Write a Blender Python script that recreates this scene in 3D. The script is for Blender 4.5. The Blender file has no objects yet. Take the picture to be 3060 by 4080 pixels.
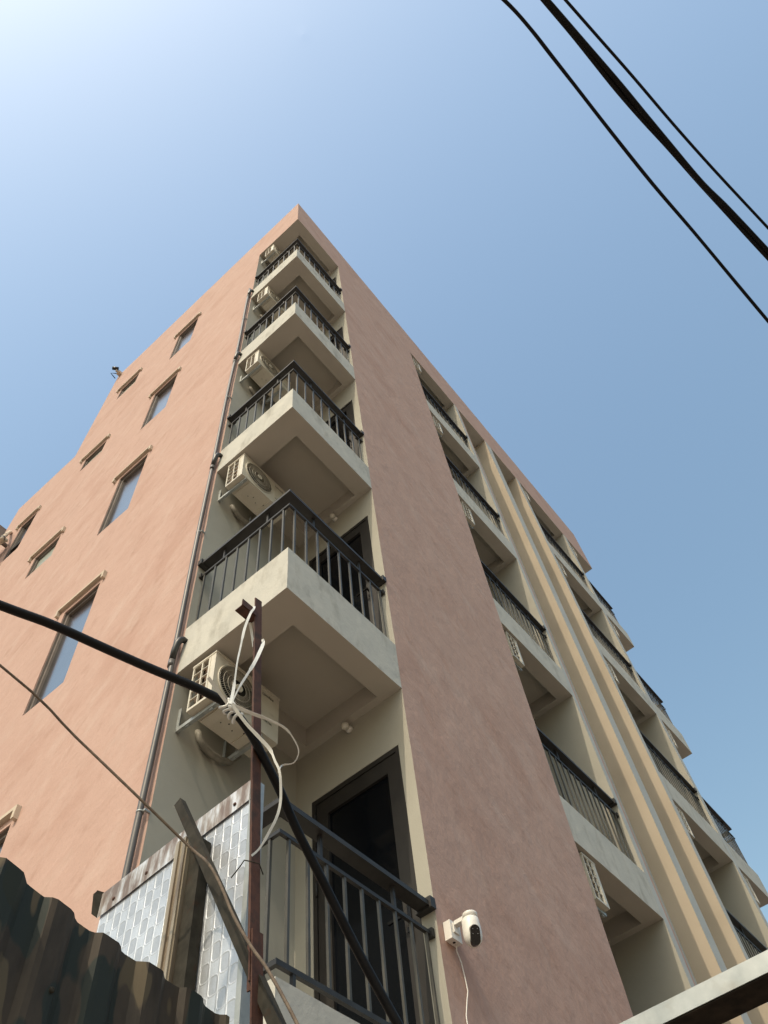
import bpy, math, random
from mathutils import Vector, Matrix, noise
random.seed(7)
S = bpy.context.scene
COL = S.collection
R = math.radians

# ------------------------------------------------------------------ camera
cam_d = bpy.data.cameras.new('camera'); cam = bpy.data.objects.new('camera', cam_d); COL.objects.link(cam)
cam_d.sensor_fit = 'HORIZONTAL'; cam_d.sensor_width = 36.0; cam_d.lens = 37.745
cam_d.clip_start = 0.05; cam_d.clip_end = 2000
_R = Vector((0.62702806, -0.77424567, -0.08590375)); _U = Vector((-0.64082475, -0.57536521, 0.50823077)); _F = Vector((0.4429215, 0.26362571, 0.85692592))
M = Matrix((( _R.x, _U.x, -_F.x, -2.41424669), (_R.y, _U.y, -_F.y, -2.31969827), (_R.z, _U.z, -_F.z, 0.0), (0, 0, 0, 1)))
cam.matrix_world = M
S.camera = cam

# ------------------------------------------------------------------ sky, sun, exposure
SUN_EL, SUN_A = R(50), R(6.5)          # sun comes from -x, slightly from -y
to_sun = Vector((-math.cos(SUN_EL) * math.cos(SUN_A), -math.cos(SUN_EL) * math.sin(SUN_A), math.sin(SUN_EL)))
W = bpy.data.worlds.new('World'); S.world = W; W.use_nodes = True
nt = W.node_tree; nt.nodes.clear()
sky = nt.nodes.new('ShaderNodeTexSky'); sky.sky_type = 'NISHITA'; sky.sun_disc = False
sky.sun_elevation = SUN_EL
sky.sun_rotation = math.atan2(to_sun.x, to_sun.y)
sky.air_density = 2.2; sky.dust_density = 4.5; sky.ozone_density = 2.5; sky.altitude = 0
bg = nt.nodes.new('ShaderNodeBackground'); bg.inputs['Strength'].default_value = 0.15
out = nt.nodes.new('ShaderNodeOutputWorld')
tint = nt.nodes.new('ShaderNodeMixRGB'); tint.blend_type = 'MULTIPLY'; tint.inputs[0].default_value = 1.0; tint.inputs[2].default_value = (0.965, 1.005, 1.0, 1)
nt.links.new(sky.outputs[0], tint.inputs[1]); hs = nt.nodes.new('ShaderNodeHueSaturation'); hs.inputs['Saturation'].default_value = 1.04; nt.links.new(tint.outputs[0], hs.inputs['Color']); nt.links.new(hs.outputs[0], bg.inputs[0]); nt.links.new(bg.outputs[0], out.inputs[0])
sd = bpy.data.lights.new('sun', 'SUN'); sd.energy = 2.0; sd.angle = R(0.53); sd.color = (1.0, 0.85, 0.64)
sun = bpy.data.objects.new('sun', sd); COL.objects.link(sun)
sun.rotation_euler = to_sun.to_track_quat('Z', 'Y').to_euler(); sun.location = (-10, 0, 30)
S.view_settings.view_transform = 'Standard'; S.view_settings.look = 'None'
S.view_settings.exposure = 0.34; S.view_settings.gamma = 1.0
try: S.view_settings.use_curve_mapping = False
except Exception: pass
try:
    S.cycles.max_bounces = 8; S.cycles.diffuse_bounces = 5; S.cycles.use_denoising = True
except Exception: pass

# ------------------------------------------------------------------ helpers
AN = 0.0277                            # the left facade is 1.6 degrees off square
SA, CA = math.sin(AN), math.cos(AN)
def P(x, y, z): return Vector((x + y * SA, y * CA, z))
def wob(v, a):
    n = noise.noise_vector(v * 1.9) * 0.7 + noise.noise_vector(v * 6.0 + Vector((7, 3, 1))) * 0.45
    return v + n * a

class G:
    """collects quads, boxes and tubes in building coordinates; build() links them as one mesh object"""
    def __init__(s, rough=0.0, seg=0.16, local=False): s.v = []; s.f = []; s.m = []; s.r = rough; s.seg = seg; s.local = local; s.mi = 0; s.smooth = False; s.sm = []
    def _a(s, p):
        q = Vector(p) if s.local else P(*p)
        if s.r: q = wob(q, s.r)
        s.v.append(q); return len(s.v) - 1
    def quad(s, a, b, c, d):
        a, b, c, d = map(Vector, (a, b, c, d))
        if s.r:
            nu = max(1, int(math.ceil(max((b - a).length, (c - d).length) / s.seg))); nv = max(1, int(math.ceil(max((d - a).length, (c - b).length) / s.seg)))
        else: nu = nv = 1
        idx = []
        for j in range(nv + 1):
            t = j / nv; p0 = a.lerp(d, t); p1 = b.lerp(c, t)
            idx.append([s._a(p0.lerp(p1, i / nu)) for i in range(nu + 1)])
        for j in range(nv):
            for i in range(nu):
                s.f.append((idx[j][i], idx[j][i + 1], idx[j + 1][i + 1], idx[j + 1][i])); s.m.append(s.mi); s.sm.append(s.smooth)
    def poly(s, pts): s.f.append(tuple(s._a(p) for p in pts)); s.m.append(s.mi); s.sm.append(s.smooth)
    def box(s, x0, x1, y0, y1, z0, z1, skip=''):
        if 'x' not in skip: s.quad((x0, y1, z0), (x0, y0, z0), (x0, y0, z1), (x0, y1, z1))
        if 'X' not in skip: s.quad((x1, y0, z0), (x1, y1, z0), (x1, y1, z1), (x1, y0, z1))
        if 'y' not in skip: s.quad((x0, y0, z0), (x1, y0, z0), (x1, y0, z1), (x0, y0, z1))
        if 'Y' not in skip: s.quad((x1, y1, z0), (x0, y1, z0), (x0, y1, z1), (x1, y1, z1))
        if 'z' not in skip: s.quad((x0, y1, z0), (x1, y1, z0), (x1, y0, z0), (x0, y0, z0))
        if 'Z' not in skip: s.quad((x0, y0, z1), (x1, y0, z1), (x1, y1, z1), (x0, y1, z1))
        return s
    def bar(s, a, b, w, h, up=(0, 0, 1), caps=True):
        """rectangular bar from a to b, w across, h along up"""
        a, b = Vector(a), Vector(b); d = (b - a).normalized(); up = Vector(up)
        r = d.cross(up).normalized(); u = r.cross(d).normalized()
        c = []
        for p in (a, b): c.append([p + r * (sx * w / 2) + u * (sy * h / 2) for sx, sy in ((-1, -1), (1, -1), (1, 1), (-1, 1))])
        for i in range(4): j = (i + 1) % 4; s.quad(c[0][j], c[0][i], c[1][i], c[1][j])
        if caps: s.quad(*c[0]); s.quad(c[1][3], c[1][2], c[1][1], c[1][0])
        return s
    def tube(s, pts, r, n=10, caps=True, flat=None):
        pts = [Vector(p) for p in pts]; rings = []; sm0 = s.smooth; s.smooth = True
        t0 = (pts[1] - pts[0]).normalized(); ref = Vector((0, 0, 1)) if abs(t0.z) < 0.9 else Vector((1, 0, 0))
        u = t0.cross(ref).normalized()
        for i, p in enumerate(pts):
            t = (pts[min(i + 1, len(pts) - 1)] - pts[max(i - 1, 0)]).normalized()
            u = (u - t * u.dot(t)).normalized(); w = t.cross(u)
            rr = r[i] if isinstance(r, (list, tuple)) else r
            rings.append([s._a(p + (u * math.cos(2 * math.pi * k / n) + w * math.sin(2 * math.pi * k / n) * (flat or 1)) * rr) for k in range(n)])
        for i in range(len(rings) - 1):
            for k in range(n):
                l = (k + 1) % n; s.f.append((rings[i][k], rings[i][l], rings[i + 1][l], rings[i + 1][k])); s.m.append(s.mi); s.sm.append(True)
        if caps:
            s.f.append(tuple(reversed(rings[0]))); s.m.append(s.mi); s.sm.append(False)
            s.f.append(tuple(rings[-1])); s.m.append(s.mi); s.sm.append(False)
        s.smooth = sm0; return s
    def lathe(s, o, prof, axis='z', n=20):
        """prof: list of (radius, distance along axis)"""
        o = Vector(o); rings = []
        for r, h in prof:
            ring = []
            for k in range(n):
                c, q = r * math.cos(2 * math.pi * k / n), r * math.sin(2 * math.pi * k / n)
                d = {'z': (c, q, h), 'y': (c, h, q), 'x': (h, c, q)}[axis]; ring.append(s._a(o + Vector(d)))
            rings.append(ring)
        for i in range(len(rings) - 1):
            for k in range(n):
                l = (k + 1) % n; s.f.append((rings[i][k], rings[i][l], rings[i + 1][l], rings[i + 1][k])); s.m.append(s.mi); s.sm.append(True)
        s.f.append(tuple(reversed(rings[0]))); s.m.append(s.mi); s.sm.append(False)
        s.f.append(tuple(rings[-1])); s.m.append(s.mi); s.sm.append(False); return s
    def grid(s, o, u, v, n, us, vs, holes=(), depth=0.1):
        """plane with rectangular holes; jambs go depth against the normal n"""
        o, u, v, n = Vector(o), Vector(u), Vector(v), Vector(n)
        pt = lambda i, j, d=0.0: o + u * us[i] + v * vs[j] - n * d
        H = set(holes)
        for i in range(len(us) - 1):
            for j in range(len(vs) - 1):
                if (i, j) in H:
                    if (i - 1, j) not in H: s.quad(pt(i, j), pt(i, j + 1), pt(i, j + 1, depth), pt(i, j, depth))
                    if (i + 1, j) not in H: s.quad(pt(i + 1, j + 1), pt(i + 1, j), pt(i + 1, j, depth), pt(i + 1, j + 1, depth))
                    if (i, j - 1) not in H: s.quad(pt(i + 1, j), pt(i, j), pt(i, j, depth), pt(i + 1, j, depth))
                    if (i, j + 1) not in H: s.quad(pt(i, j + 1), pt(i + 1, j + 1), pt(i + 1, j + 1, depth), pt(i, j + 1, depth))
                else: s.quad(pt(i, j), pt(i + 1, j), pt(i + 1, j + 1), pt(i, j + 1))
        return s
    def mesh(s, name, mats, origin=(0, 0, 0)):
        o = Vector(origin); me = bpy.data.meshes.new(name); me.from_pydata([v - o for v in s.v], [], s.f); me.update()
        for m in (mats if isinstance(mats, (list, tuple)) else [mats]): me.materials.append(m)
        me.polygons.foreach_set('material_index', s.m); me.polygons.foreach_set('use_smooth', s.sm)
        if s.r: me.polygons.foreach_set('use_smooth', [False] * len(s.f))
        me.validate(); return me
    def build(s, name, mats, parent=None, **props):
        o = wpos(parent) if parent else Vector((0, 0, 0))
        ob = bpy.data.objects.new(name, s.mesh(name, mats, (0, 0, 0) if s.local else o)); COL.objects.link(ob)
        if parent: ob.parent = parent
        for k, v in props.items(): ob[k] = v
        return ob

def wpos(ob):
    p = Vector((0, 0, 0))
    while ob is not None: p += ob.location; ob = ob.parent
    return p
def thing(name, label, cat, loc=(0, 0, 0), group=None, rotz=0):
    o = bpy.data.objects.new(name, None); COL.objects.link(o); o.location = P(*loc); o.rotation_euler = (0, 0, rotz)
    o.empty_display_size = 0.1; o['label'] = label; o['category'] = cat
    if group: o['group'] = group
    return o
def bevel(ob, w, seg=2):
    m = ob.modifiers.new('bevel', 'BEVEL'); m.width = w; m.segments = seg; m.limit_method = 'ANGLE'; m.angle_limit = R(40); return ob
def copy_tree(o, parent=None):
    c = o.copy(); COL.objects.link(c)
    if parent: c.parent = parent
    for ch in list(o.children): copy_tree(ch, c)
    return c

# ------------------------------------------------------------------ materials
def mat(name, cols, scale=3.0, stretch=(1, 1, 1), detail=5, rough=0.8, metal=0.0, bump=(), spec=0.5, ramp=(0.35, 0.65), rvar=0.0, dirt=None, rot=(0, 0, 0)):
    """cols: one colour, or several mixed by noise; bump: list of (scale, strength, distance, stretch)"""
    m = bpy.data.materials.new(name); m.use_nodes = True; nt = m.node_tree; N = nt.nodes; L = nt.links
    b = N['Principled BSDF']; b.inputs['Roughness'].default_value = rough; b.inputs['Metallic'].default_value = metal
    b.inputs['Specular IOR Level'].default_value = spec
    tc = N.new('ShaderNodeNewGeometry')
    def noi(sc, st, det, ro=0.6):
        mp = N.new('ShaderNodeMapping'); mp.inputs['Scale'].default_value = st; mp.inputs['Rotation'].default_value = rot; L.new(tc.outputs['Position'], mp.inputs[0])
        if any(rot): mp.vector_type = 'TEXTURE'; mp.inputs['Scale'].default_value = tuple(1 / q for q in st)
        n = N.new('ShaderNodeTexNoise'); n.inputs['Scale'].default_value = sc; n.inputs['Detail'].default_value = det; n.inputs['Roughness'].default_value = ro
        L.new(mp.outputs[0], n.inputs['Vector']); return n
    if len(cols) == 1: b.inputs['Base Color'].default_value = (*cols[0], 1); last = None
    else:
        n = noi(scale, stretch, detail); cr = N.new('ShaderNodeValToRGB'); L.new(n.outputs[0], cr.inputs[0])
        e = cr.color_ramp.elements; e[0].position = ramp[0]; e[1].position = ramp[1]; e[0].color = (*cols[0], 1); e[1].color = (*cols[-1], 1)
        for i, c in enumerate(cols[1:-1]): x = e.new(ramp[0] + (ramp[1] - ramp[0]) * (i + 1) / (len(cols) - 1)); x.color = (*c, 1)
        last = cr.outputs[0]
    for d in (dirt or []):
        # d: (colour, noise scale, stretch, ramp lo, ramp hi, amount)
        n = noi(d[1], d[2], 6); cr = N.new('ShaderNodeMapRange'); L.new(n.outputs[0], cr.inputs[0]); cr.inputs[1].default_value = d[3]; cr.inputs[2].default_value = d[4]; cr.inputs[4].default_value = d[5]
        mx = N.new('ShaderNodeMixRGB'); L.new(cr.outputs[0], mx.inputs[0]); mx.inputs[2].default_value = (*d[0], 1)
        if last: L.new(last, mx.inputs[1])
        else: mx.inputs[1].default_value = (*cols[0], 1)
        last = mx.outputs[0]
    if last: L.new(last, b.inputs['Base Color'])
    if rvar:
        n = noi(6, (1, 1, 1), 4); mr = N.new('ShaderNodeMapRange'); L.new(n.outputs[0], mr.inputs[0]); mr.inputs[1].default_value = 0.3; mr.inputs[2].default_value = 0.7
        mr.inputs[3].default_value = max(0.02, rough - rvar); mr.inputs[4].default_value = min(1, rough + rvar); L.new(mr.outputs[0], b.inputs['Roughness'])
    prev = None
    for sc, stg, dist, st in bump:
        n = noi(sc, st, 5); bp = N.new('ShaderNodeBump'); bp.inputs['Strength'].default_value = stg; bp.inputs['Distance'].default_value = dist
        L.new(n.outputs[0], bp.inputs['Height'])
        if prev: L.new(prev, bp.inputs['Normal'])
        prev = bp.outputs[0]
    if prev: L.new(prev, b.inputs['Normal'])
    return m
PINK = mat('pink_stucco', [(0.435, 0.285, 0.236), (0.48, 0.33, 0.28), (0.455, 0.308, 0.26)], scale=1.1, stretch=(1, 1, 0.6), detail=7, rough=0.92, spec=0.2,
           bump=[(3.0, 0.4, 0.03, (1, 1, 0.4)), (9, 0.6, 0.014, (1, 1, 0.25)), (24, 0.6, 0.006, (1, 1, 0.25)), (110, 0.3, 0.002, (1, 1, 1))], rot=tuple(Vector((1, 1, -1.35)).to_track_quat('Z', 'Y').to_euler()),
           dirt=[((0.33, 0.20, 0.155), 7.0, (1, 1, 0.22), 0.56, 0.78, 0.5), ((0.54, 0.42, 0.37), 4.0, (1, 1, 0.25), 0.52, 0.78, 0.5)])
CREAM = mat('cream_paint', [(0.36, 0.345, 0.30), (0.395, 0.38, 0.33)], scale=1.5, rough=0.9, spec=0.2, bump=[(5, 0.25, 0.01, (1, 1, 1)), (80, 0.25, 0.002, (1, 1, 1))])
PEACH = mat('peach_cream_paint', [(0.41, 0.347, 0.27), (0.445, 0.38, 0.30)], scale=1.5, rough=0.9, spec=0.2, bump=[(5, 0.2, 0.006, (1, 1, 1)), (80, 0.2, 0.002, (1, 1, 1))])
SLABM = mat('slab_edge_paint', [(0.46, 0.455, 0.42), (0.52, 0.51, 0.465)], scale=4, rough=0.9, spec=0.2,
            bump=[(7, 0.4, 0.012, (1, 1, 1)), (40, 0.4, 0.004, (1, 1, 1))],
            dirt=[((0.27, 0.255, 0.22), 5.0, (1, 1, 0.45), 0.52, 0.75, 0.8), ((0.60, 0.58, 0.52), 9.0, (1, 1, 0.6), 0.52, 0.75, 0.5)])
SOFF = mat('soffit_paint', [(0.42, 0.39, 0.345), (0.46, 0.43, 0.38)], scale=1.2, rough=0.92, spec=0.15, bump=[(3, 0.2, 0.01, (1, 1, 1))])
GREYP = mat('grey_trim_paint', [(0.44, 0.45, 0.44), (0.49, 0.50, 0.485)], scale=2, rough=0.9, spec=0.2, bump=[(8, 0.3, 0.008, (1, 1, 1))])
RAIL = mat('dark_railing_metal', [(0.022, 0.021, 0.021), (0.032, 0.030, 0.029)], scale=9, rough=0.5, metal=0.0, spec=0.35, rvar=0.08)
BALU = mat('baluster_metal', [(0.055, 0.052, 0.043), (0.075, 0.07, 0.058)], scale=9, rough=0.45, metal=0.1, spec=0.4, rvar=0.08)
FRAME = mat('brown_window_frame', [(0.15, 0.125, 0.11), (0.20, 0.17, 0.15)], scale=5, rough=0.5, metal=0.1)
DOORF = mat('dark_brown_door_frame', [(0.020, 0.018, 0.017), (0.028, 0.025, 0.023)], scale=5, rough=0.5, spec=0.3)
DGLASS = mat('black_door_glass', [(0.003, 0.004, 0.006)], rough=0.10, spec=0.25)
WGLASS = mat('window_glass', [(0.36, 0.345, 0.325), (0.40, 0.385, 0.365)], scale=2, rough=0.16, metal=1.0, bump=[(2.5, 0.12, 0.01, (1, 1, 1))])
WGLASS.node_tree.nodes['Principled BSDF'].inputs['IOR'].default_value = 2.6
FROST = mat('frosted_glass', [(0.34, 0.37, 0.32)], rough=0.3, spec=0.6)
ACW = mat('ac_white_enamel', [(0.56, 0.52, 0.43), (0.63, 0.59, 0.50)], scale=6, rough=0.45, rvar=0.1, dirt=[((0.30, 0.25, 0.18), 14, (1, 1, 1), 0.6, 0.8, 0.4)])
ACD = mat('ac_dark_interior', [(0.02, 0.018, 0.015)], rough=0.7)
COIL = mat('ac_coil_fins', [(0.16, 0.09, 0.045), (0.07, 0.045, 0.03)], scale=25, rough=0.5, metal=0.4)
GALV = mat('galvanised_steel', [(0.31, 0.335, 0.335), (0.41, 0.43, 0.425)], scale=22, detail=4, rough=0.5, metal=0.45, rvar=0.12, bump=[(60, 0.1, 0.001, (1, 1, 1))], dirt=[((0.26, 0.24, 0.2), 12, (1, 1, 1), 0.6, 0.75, 0.5)])
RUST = mat('rusty_red_steel', [(0.055, 0.022, 0.015), (0.09, 0.036, 0.023), (0.04, 0.021, 0.016)], scale=22, rough=0.8, bump=[(70, 0.4, 0.002, (1, 1, 1))], dirt=[((0.035, 0.02, 0.016), 35, (1, 1, 0.4), 0.55, 0.7, 0.8)])
LAG = mat('pipe_lagging', [(0.17, 0.16, 0.135), (0.24, 0.225, 0.19)], scale=20, rough=0.7, bump=[(50, 0.5, 0.004, (1, 1, 1))])
PIPE = mat('grey_pvc_pipe', [(0.07, 0.065, 0.064), (0.095, 0.088, 0.086)], scale=3, rough=0.45)
PIPEB = mat('black_pipe_elbow', [(0.022, 0.022, 0.022)], rough=0.4)
WHITEP = mat('white_plastic', [(0.72, 0.70, 0.66)], rough=0.35)
BLACKG = mat('black_gloss_plastic', [(0.006, 0.006, 0.007)], rough=0.12)
RUBBER = mat('black_cable_jacket', [(0.007, 0.007, 0.008), (0.011, 0.011, 0.012)], scale=15, rough=0.45, spec=0.15)
ROPE = mat('brown_cord', [(0.085, 0.062, 0.045), (0.14, 0.105, 0.075)], scale=60, rough=0.85)
STRAP = mat('white_packing_strap', [(0.62, 0.63, 0.61), (0.74, 0.74, 0.71)], scale=30, rough=0.32)
STUD = mat('stained_galvanised_stud', [(0.24, 0.19, 0.14), (0.36, 0.32, 0.25)], scale=30, stretch=(1, 1, 0.08), rough=0.5, metal=0.3, dirt=[((0.10, 0.07, 0.05), 25, (1, 1, 0.1), 0.5, 0.65, 0.75)])
BARM = mat('dull_steel_tube', [(0.030, 0.028, 0.023), (0.050, 0.046, 0.038)], scale=25, rough=0.7, metal=0.0, spec=0.08, dirt=[((0.05, 0.028, 0.018), 30, (1, 1, 1), 0.58, 0.7, 0.6)])
TRIM = mat('window_hood_paint', [(0.48, 0.41, 0.32), (0.54, 0.46, 0.37)], scale=6, rough=0.85)
GROUND = mat('concrete_yard', [(0.21, 0.165, 0.13), (0.27, 0.215, 0.17)], scale=0.6, rough=0.95)
ROOFM = mat('roof_screed', [(0.32, 0.30, 0.27)], rough=0.95)
BULB = mat('white_lamp_globe', [(0.62, 0.60, 0.53)], rough=0.3)
LETTER = mat('dark_lettering', [(0.08, 0.07, 0.06)], rough=0.5)

def foil_mat():
    m = mat('foil_insulation', [(0.48, 0.515, 0.57), (0.60, 0.64, 0.70)], scale=5, rough=0.42, metal=0.45, bump=[(9, 0.4, 0.010, (1, 1, 1))], dirt=[((0.22, 0.19, 0.17), 9, (1, 1, 0.6), 0.6, 0.8, 0.5)])
    nt = m.node_tree; N = nt.nodes; L = nt.links; b = N['Principled BSDF']
    # embossed pads in staggered columns, fine diagonal ribbing between them
    g = N.new('ShaderNodeNewGeometry'); sp = N.new('ShaderNodeSeparateXYZ'); L.new(g.outputs['Position'], sp.inputs[0])
    def mth(op, a, b_=None, c=None):
        n = N.new('ShaderNodeMath'); n.operation = op
        for i, v in enumerate((a, b_, c)):
            if v is None: continue
            if isinstance(v, (int, float)): n.inputs[i].default_value = v
            else: L.new(v, n.inputs[i])
        return n.outputs[0]
    y, z = sp.outputs['Y'], sp.outputs['Z']
    cu = mth('MULTIPLY', y, 1 / 0.034); ci = mth('FLOOR', cu); fu = mth('SUBTRACT', cu, ci)
    par = mth('FRACT', mth('MULTIPLY', ci, 0.5))
    cv = mth('ADD', mth('MULTIPLY', z, 1 / 0.082), par); fv = mth('FRACT', cv)
    du = mth('ABSOLUTE', mth('SUBTRACT', fu, 0.5)); dv = mth('ABSOLUTE', mth('SUBTRACT', fv, 0.5))
    du = mth('MULTIPLY', du, 2.0); dv = mth('MULTIPLY', dv, 3.1)
    d = mth('POWER', mth('ADD', mth('POWER', du, 4.0), mth('POWER', dv, 4.0)), 0.25)
    pad = N.new('ShaderNodeMapRange'); L.new(d, pad.inputs[0]); pad.inputs[1].default_value = 0.72; pad.inputs[2].default_value = 0.86; pad.inputs[3].default_value = 1; pad.inputs[4].default_value = 0
    ring = N.new('ShaderNodeMapRange'); L.new(mth('ABSOLUTE', mth('SUBTRACT', d, 0.88)), ring.inputs[0]); ring.inputs[1].default_value = 0.0; ring.inputs[2].default_value = 0.10; ring.inputs[3].default_value = 1; ring.inputs[4].default_value = 0
    rib = mth('SINE', mth('MULTIPLY', mth('ADD', y, z), 1500.0)); rib = mth('MULTIPLY', rib, mth('SUBTRACT', 1.0, pad.outputs[0]))
    vline = mth('POWER', mth('ABSOLUTE', mth('SUBTRACT', mth('MULTIPLY', fu, 2.0), 1.0)), 14.0); h = mth('ADD', mth('MULTIPLY', ring.outputs[0], 0.45), mth('MULTIPLY', rib, 0.06)); h = mth('ADD', h, mth('MULTIPLY', vline, 1.1)); h = mth('SUBTRACT', h, mth('MULTIPLY', pad.outputs[0], 0.35))
    bp = N.new('ShaderNodeBump'); bp.inputs['Strength'].default_value = 0.9; bp.inputs['Distance'].default_value = 0.0014; L.new(h, bp.inputs['Height'])
    old = b.inputs['Normal'].links[0].from_socket; L.new(old, bp.inputs['Normal']); L.new(bp.outputs[0], b.inputs['Normal'])
    mx = N.new('ShaderNodeMixRGB'); L.new(b.inputs['Base Color'].links[0].from_socket, mx.inputs[1]); mx.inputs[2].default_value = (0.36, 0.38, 0.41, 1)
    L.new(mth('MULTIPLY', pad.outputs[0], 0.6), mx.inputs[0]); L.new(mx.outputs[0], b.inputs['Base Color'])
    return m
FOIL = foil_mat()
def camo_mat():
    m = mat('camouflage_sheet', [(0.052, 0.042, 0.032), (0.075, 0.06, 0.045)], scale=6, rough=0.65, spec=0.25, bump=[(25, 0.3, 0.003, (1, 1, 0.3))], dirt=[((0.02, 0.018, 0.014), 18, (1, 1, 0.3), 0.5, 0.7, 0.6)])
    nt = m.node_tree; N = nt.nodes; L = nt.links; b = N['Principled BSDF']
    g = N.new('ShaderNodeNewGeometry'); last = b.inputs['Base Color'].links[0].from_socket
    for sc, off, col, lo, st in ((9.5, 3.0, (0.028, 0.035, 0.030), 0.56, (1, 1, 0.6)), (11.0, 11.4, (0.12, 0.095, 0.06), 0.575, (1.3, 1, 0.42)), (10.0, 21.0, (0.03, 0.034, 0.024), 0.61, (1, 1, 0.6))):
        mp = N.new('ShaderNodeMapping'); mp.inputs['Scale'].default_value = st; mp.inputs['Location'].default_value = (off, off, off); L.new(g.outputs['Position'], mp.inputs[0])
        n = N.new('ShaderNodeTexNoise'); n.inputs['Scale'].default_value = sc; n.inputs['Detail'].default_value = 1.5; L.new(mp.outputs[0], n.inputs['Vector'])
        r = N.new('ShaderNodeMapRange'); r.inputs[1].default_value = lo; r.inputs[2].default_value = lo + 0.02; L.new(n.outputs[0], r.inputs[0])
        mx = N.new('ShaderNodeMixRGB'); L.new(r.outputs[0], mx.inputs[0]); L.new(last, mx.inputs[1]); mx.inputs[2].default_value = (*col, 1); last = mx.outputs[0]
    L.new(last, b.inputs['Base Color']); return m
CAMO = camo_mat()
HEM = mat('stained_foil_hem', [(0.20, 0.15, 0.125), (0.36, 0.33, 0.31), (0.60, 0.62, 0.65)], scale=34, stretch=(1, 1, 0.25), rough=0.5, metal=0.4, bump=[(50, 0.5, 0.004, (1, 1, 0.3))], ramp=(0.4, 0.62))

# ------------------------------------------------------------------ ground
g = G(); g.quad((-120, -120, -1.6), (120, -120, -1.6), (120, 120, -1.6), (-120, 120, -1.6))
o = g.build('ground', GROUND); o['kind'] = 'structure'

# ------------------------------------------------------------------ the apartment building
def add_shading_house():  # unseen house, added to block low sky and darken the front wall and recesses
    t = thing('unseen_shading_house', 'plain two storey house added unseen behind the camera to shade the facade', 'house', (6, -9, -1.6))
    x0, x1, y0, y1, z1 = -1.0, 17.0, -16.0, -8.8, 5.6
    us = [x0] + [v for k in range(6) for v in (x0 + 1.0 + k * 2.9, x0 + 2.3 + k * 2.9)] + [x1]; vs = [-1.6, -0.6, 1.0, 2.6, 4.2, z1]
    hl = [(1 + 2 * k, j) for k in range(6) for j in (1, 3)]
    g = G(); g.grid((0, y1, 0), (1, 0, 0), (0, 0, 1), (0, 1, 0), us, vs, hl, 0.15); g.quad((x0, y0, -1.6), (x0, y1, -1.6), (x0, y1, z1), (x0, y0, z1)); g.quad((x1, y1, -1.6), (x1, y0, -1.6), (x1, y0, z1), (x1, y1, z1)); g.quad((x0, y0, -1.6), (x1, y0, -1.6), (x1, y0, z1), (x0, y0, z1)); g.build('wall', GREYP, t)
    g = G(); g.quad((x0, y0, z1), (x1, y0, z1), (x1, y1, z1), (x0, y1, z1)); g.build('roof', ROOFM, t)
    for i, j in hl: g = G(); g.quad((us[i], y1 - 0.14, vs[j]), (us[i + 1], y1 - 0.14, vs[j]), (us[i + 1], y1 - 0.14, vs[j + 1]), (us[i], y1 - 0.14, vs[j + 1])); g.build('window', DGLASS, t)
add_shading_house()
GZ = -1.6; ZT = 19.62; ZF = 17.83; ZL = 15.136
SLAB = {1: (1.39, 1.909), 2: (4.632, 5.150), 3: (7.832, 8.340), 4: (11.137, 11.659), 5: (14.511, 15.034)}
XR, YL, XP, XQ, YM, YN, XE = 1.305, 1.125, 3.858, 5.577, 6.205, 8.007, 12.1
F1 = (6.87, 7.15); F2 = (8.26, 8.43); XB5 = 8.43; XQ5 = 10.55; XC = 10.74
B = thing('apartment_building', 'pink and cream six storey apartment block with stacked corner balconies', 'building', (0, 0, GZ))
RG = 0.0035
# windows in the left facade: (y0, y1, z0, z1, kind)
WIN = []
for z0, z1 in ((2.80, 4.36), (5.95, 7.57), (9.20, 10.79), (12.50, 14.04), (15.86, 17.40)): WIN.append((2.945, 3.56, z0, z1, 'tall'))
for z0, z1 in ((6.85, 7.35), (10.10, 10.66), (13.50, 13.98), (16.90, 17.47)): WIN.append((4.86, 5.47, z0, z1, 'small'))
for z0, z1 in ((8.7, 9.95), (12.20, 13.42)): WIN.append((6.64, 7.11, z0, z1, 'casement'))
def facade_left():
    g = G(RG, 0.17)
    ys = [YL, 2.945, 3.56, 4.86, 5.47, YM]
    zs = sorted({GZ, ZF} | {w[2] for w in WIN if w[4] != 'casement'} | {w[3] for w in WIN if w[4] != 'casement'})
    holes = []
    for i in range(len(ys) - 1):
        for j in range(len(zs) - 1):
            ym_, zm_ = (ys[i] + ys[i + 1]) / 2, (zs[j] + zs[j + 1]) / 2
            if any(w[0] < ym_ < w[1] and w[2] < zm_ < w[3] for w in WIN): holes.append((i, j))
    g.grid((0, 0, 0), (0, 1, 0), (0, 0, 1), (-1, 0, 0), ys, zs, holes, 0.14)
    g.quad((0, 0, ZF), (0, YL, ZF), (0, YL, ZT), (0, 0, ZT))           # roof fascia over the balconies
    g.quad((0, YL, ZF), (0, YM, ZF), (0, YM, ZT), (0, YL, ZT))
    ys = [YM, 6.64, 7.11, YN]; zs = [GZ, 8.7, 9.95, 12.20, 13.42, ZL]
    g.grid((0, 0, 0), (0, 1, 0), (0, 0, 1), (-1, 0, 0), ys, zs, [(1, 1), (1, 3)], 0.14)
    g.quad((0, YM, ZL), (4.5, YM, ZL), (4.5, YM, ZT), (0, YM, ZT))     # end wall above the lower wing
    g.quad((0, YN, GZ), (4.5, YN, GZ), (4.5, YN, ZL), (0, YN, ZL))
    g.quad((0, YM, ZL), (0, YN, ZL), (0.15, YN, ZL), (0.15, YM, ZL))
    return g.build('pink_side_wall', PINK, B)
facade_left()
g = G(RG, 0.17)
g.quad((XR, 0, GZ), (XP, 0, GZ), (XP, 0, ZF), (XR, 0, ZF))
g.quad((0, 0, ZF), (XE, 0, ZF), (XE, 0, ZT), (0, 0, ZT))
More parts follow.
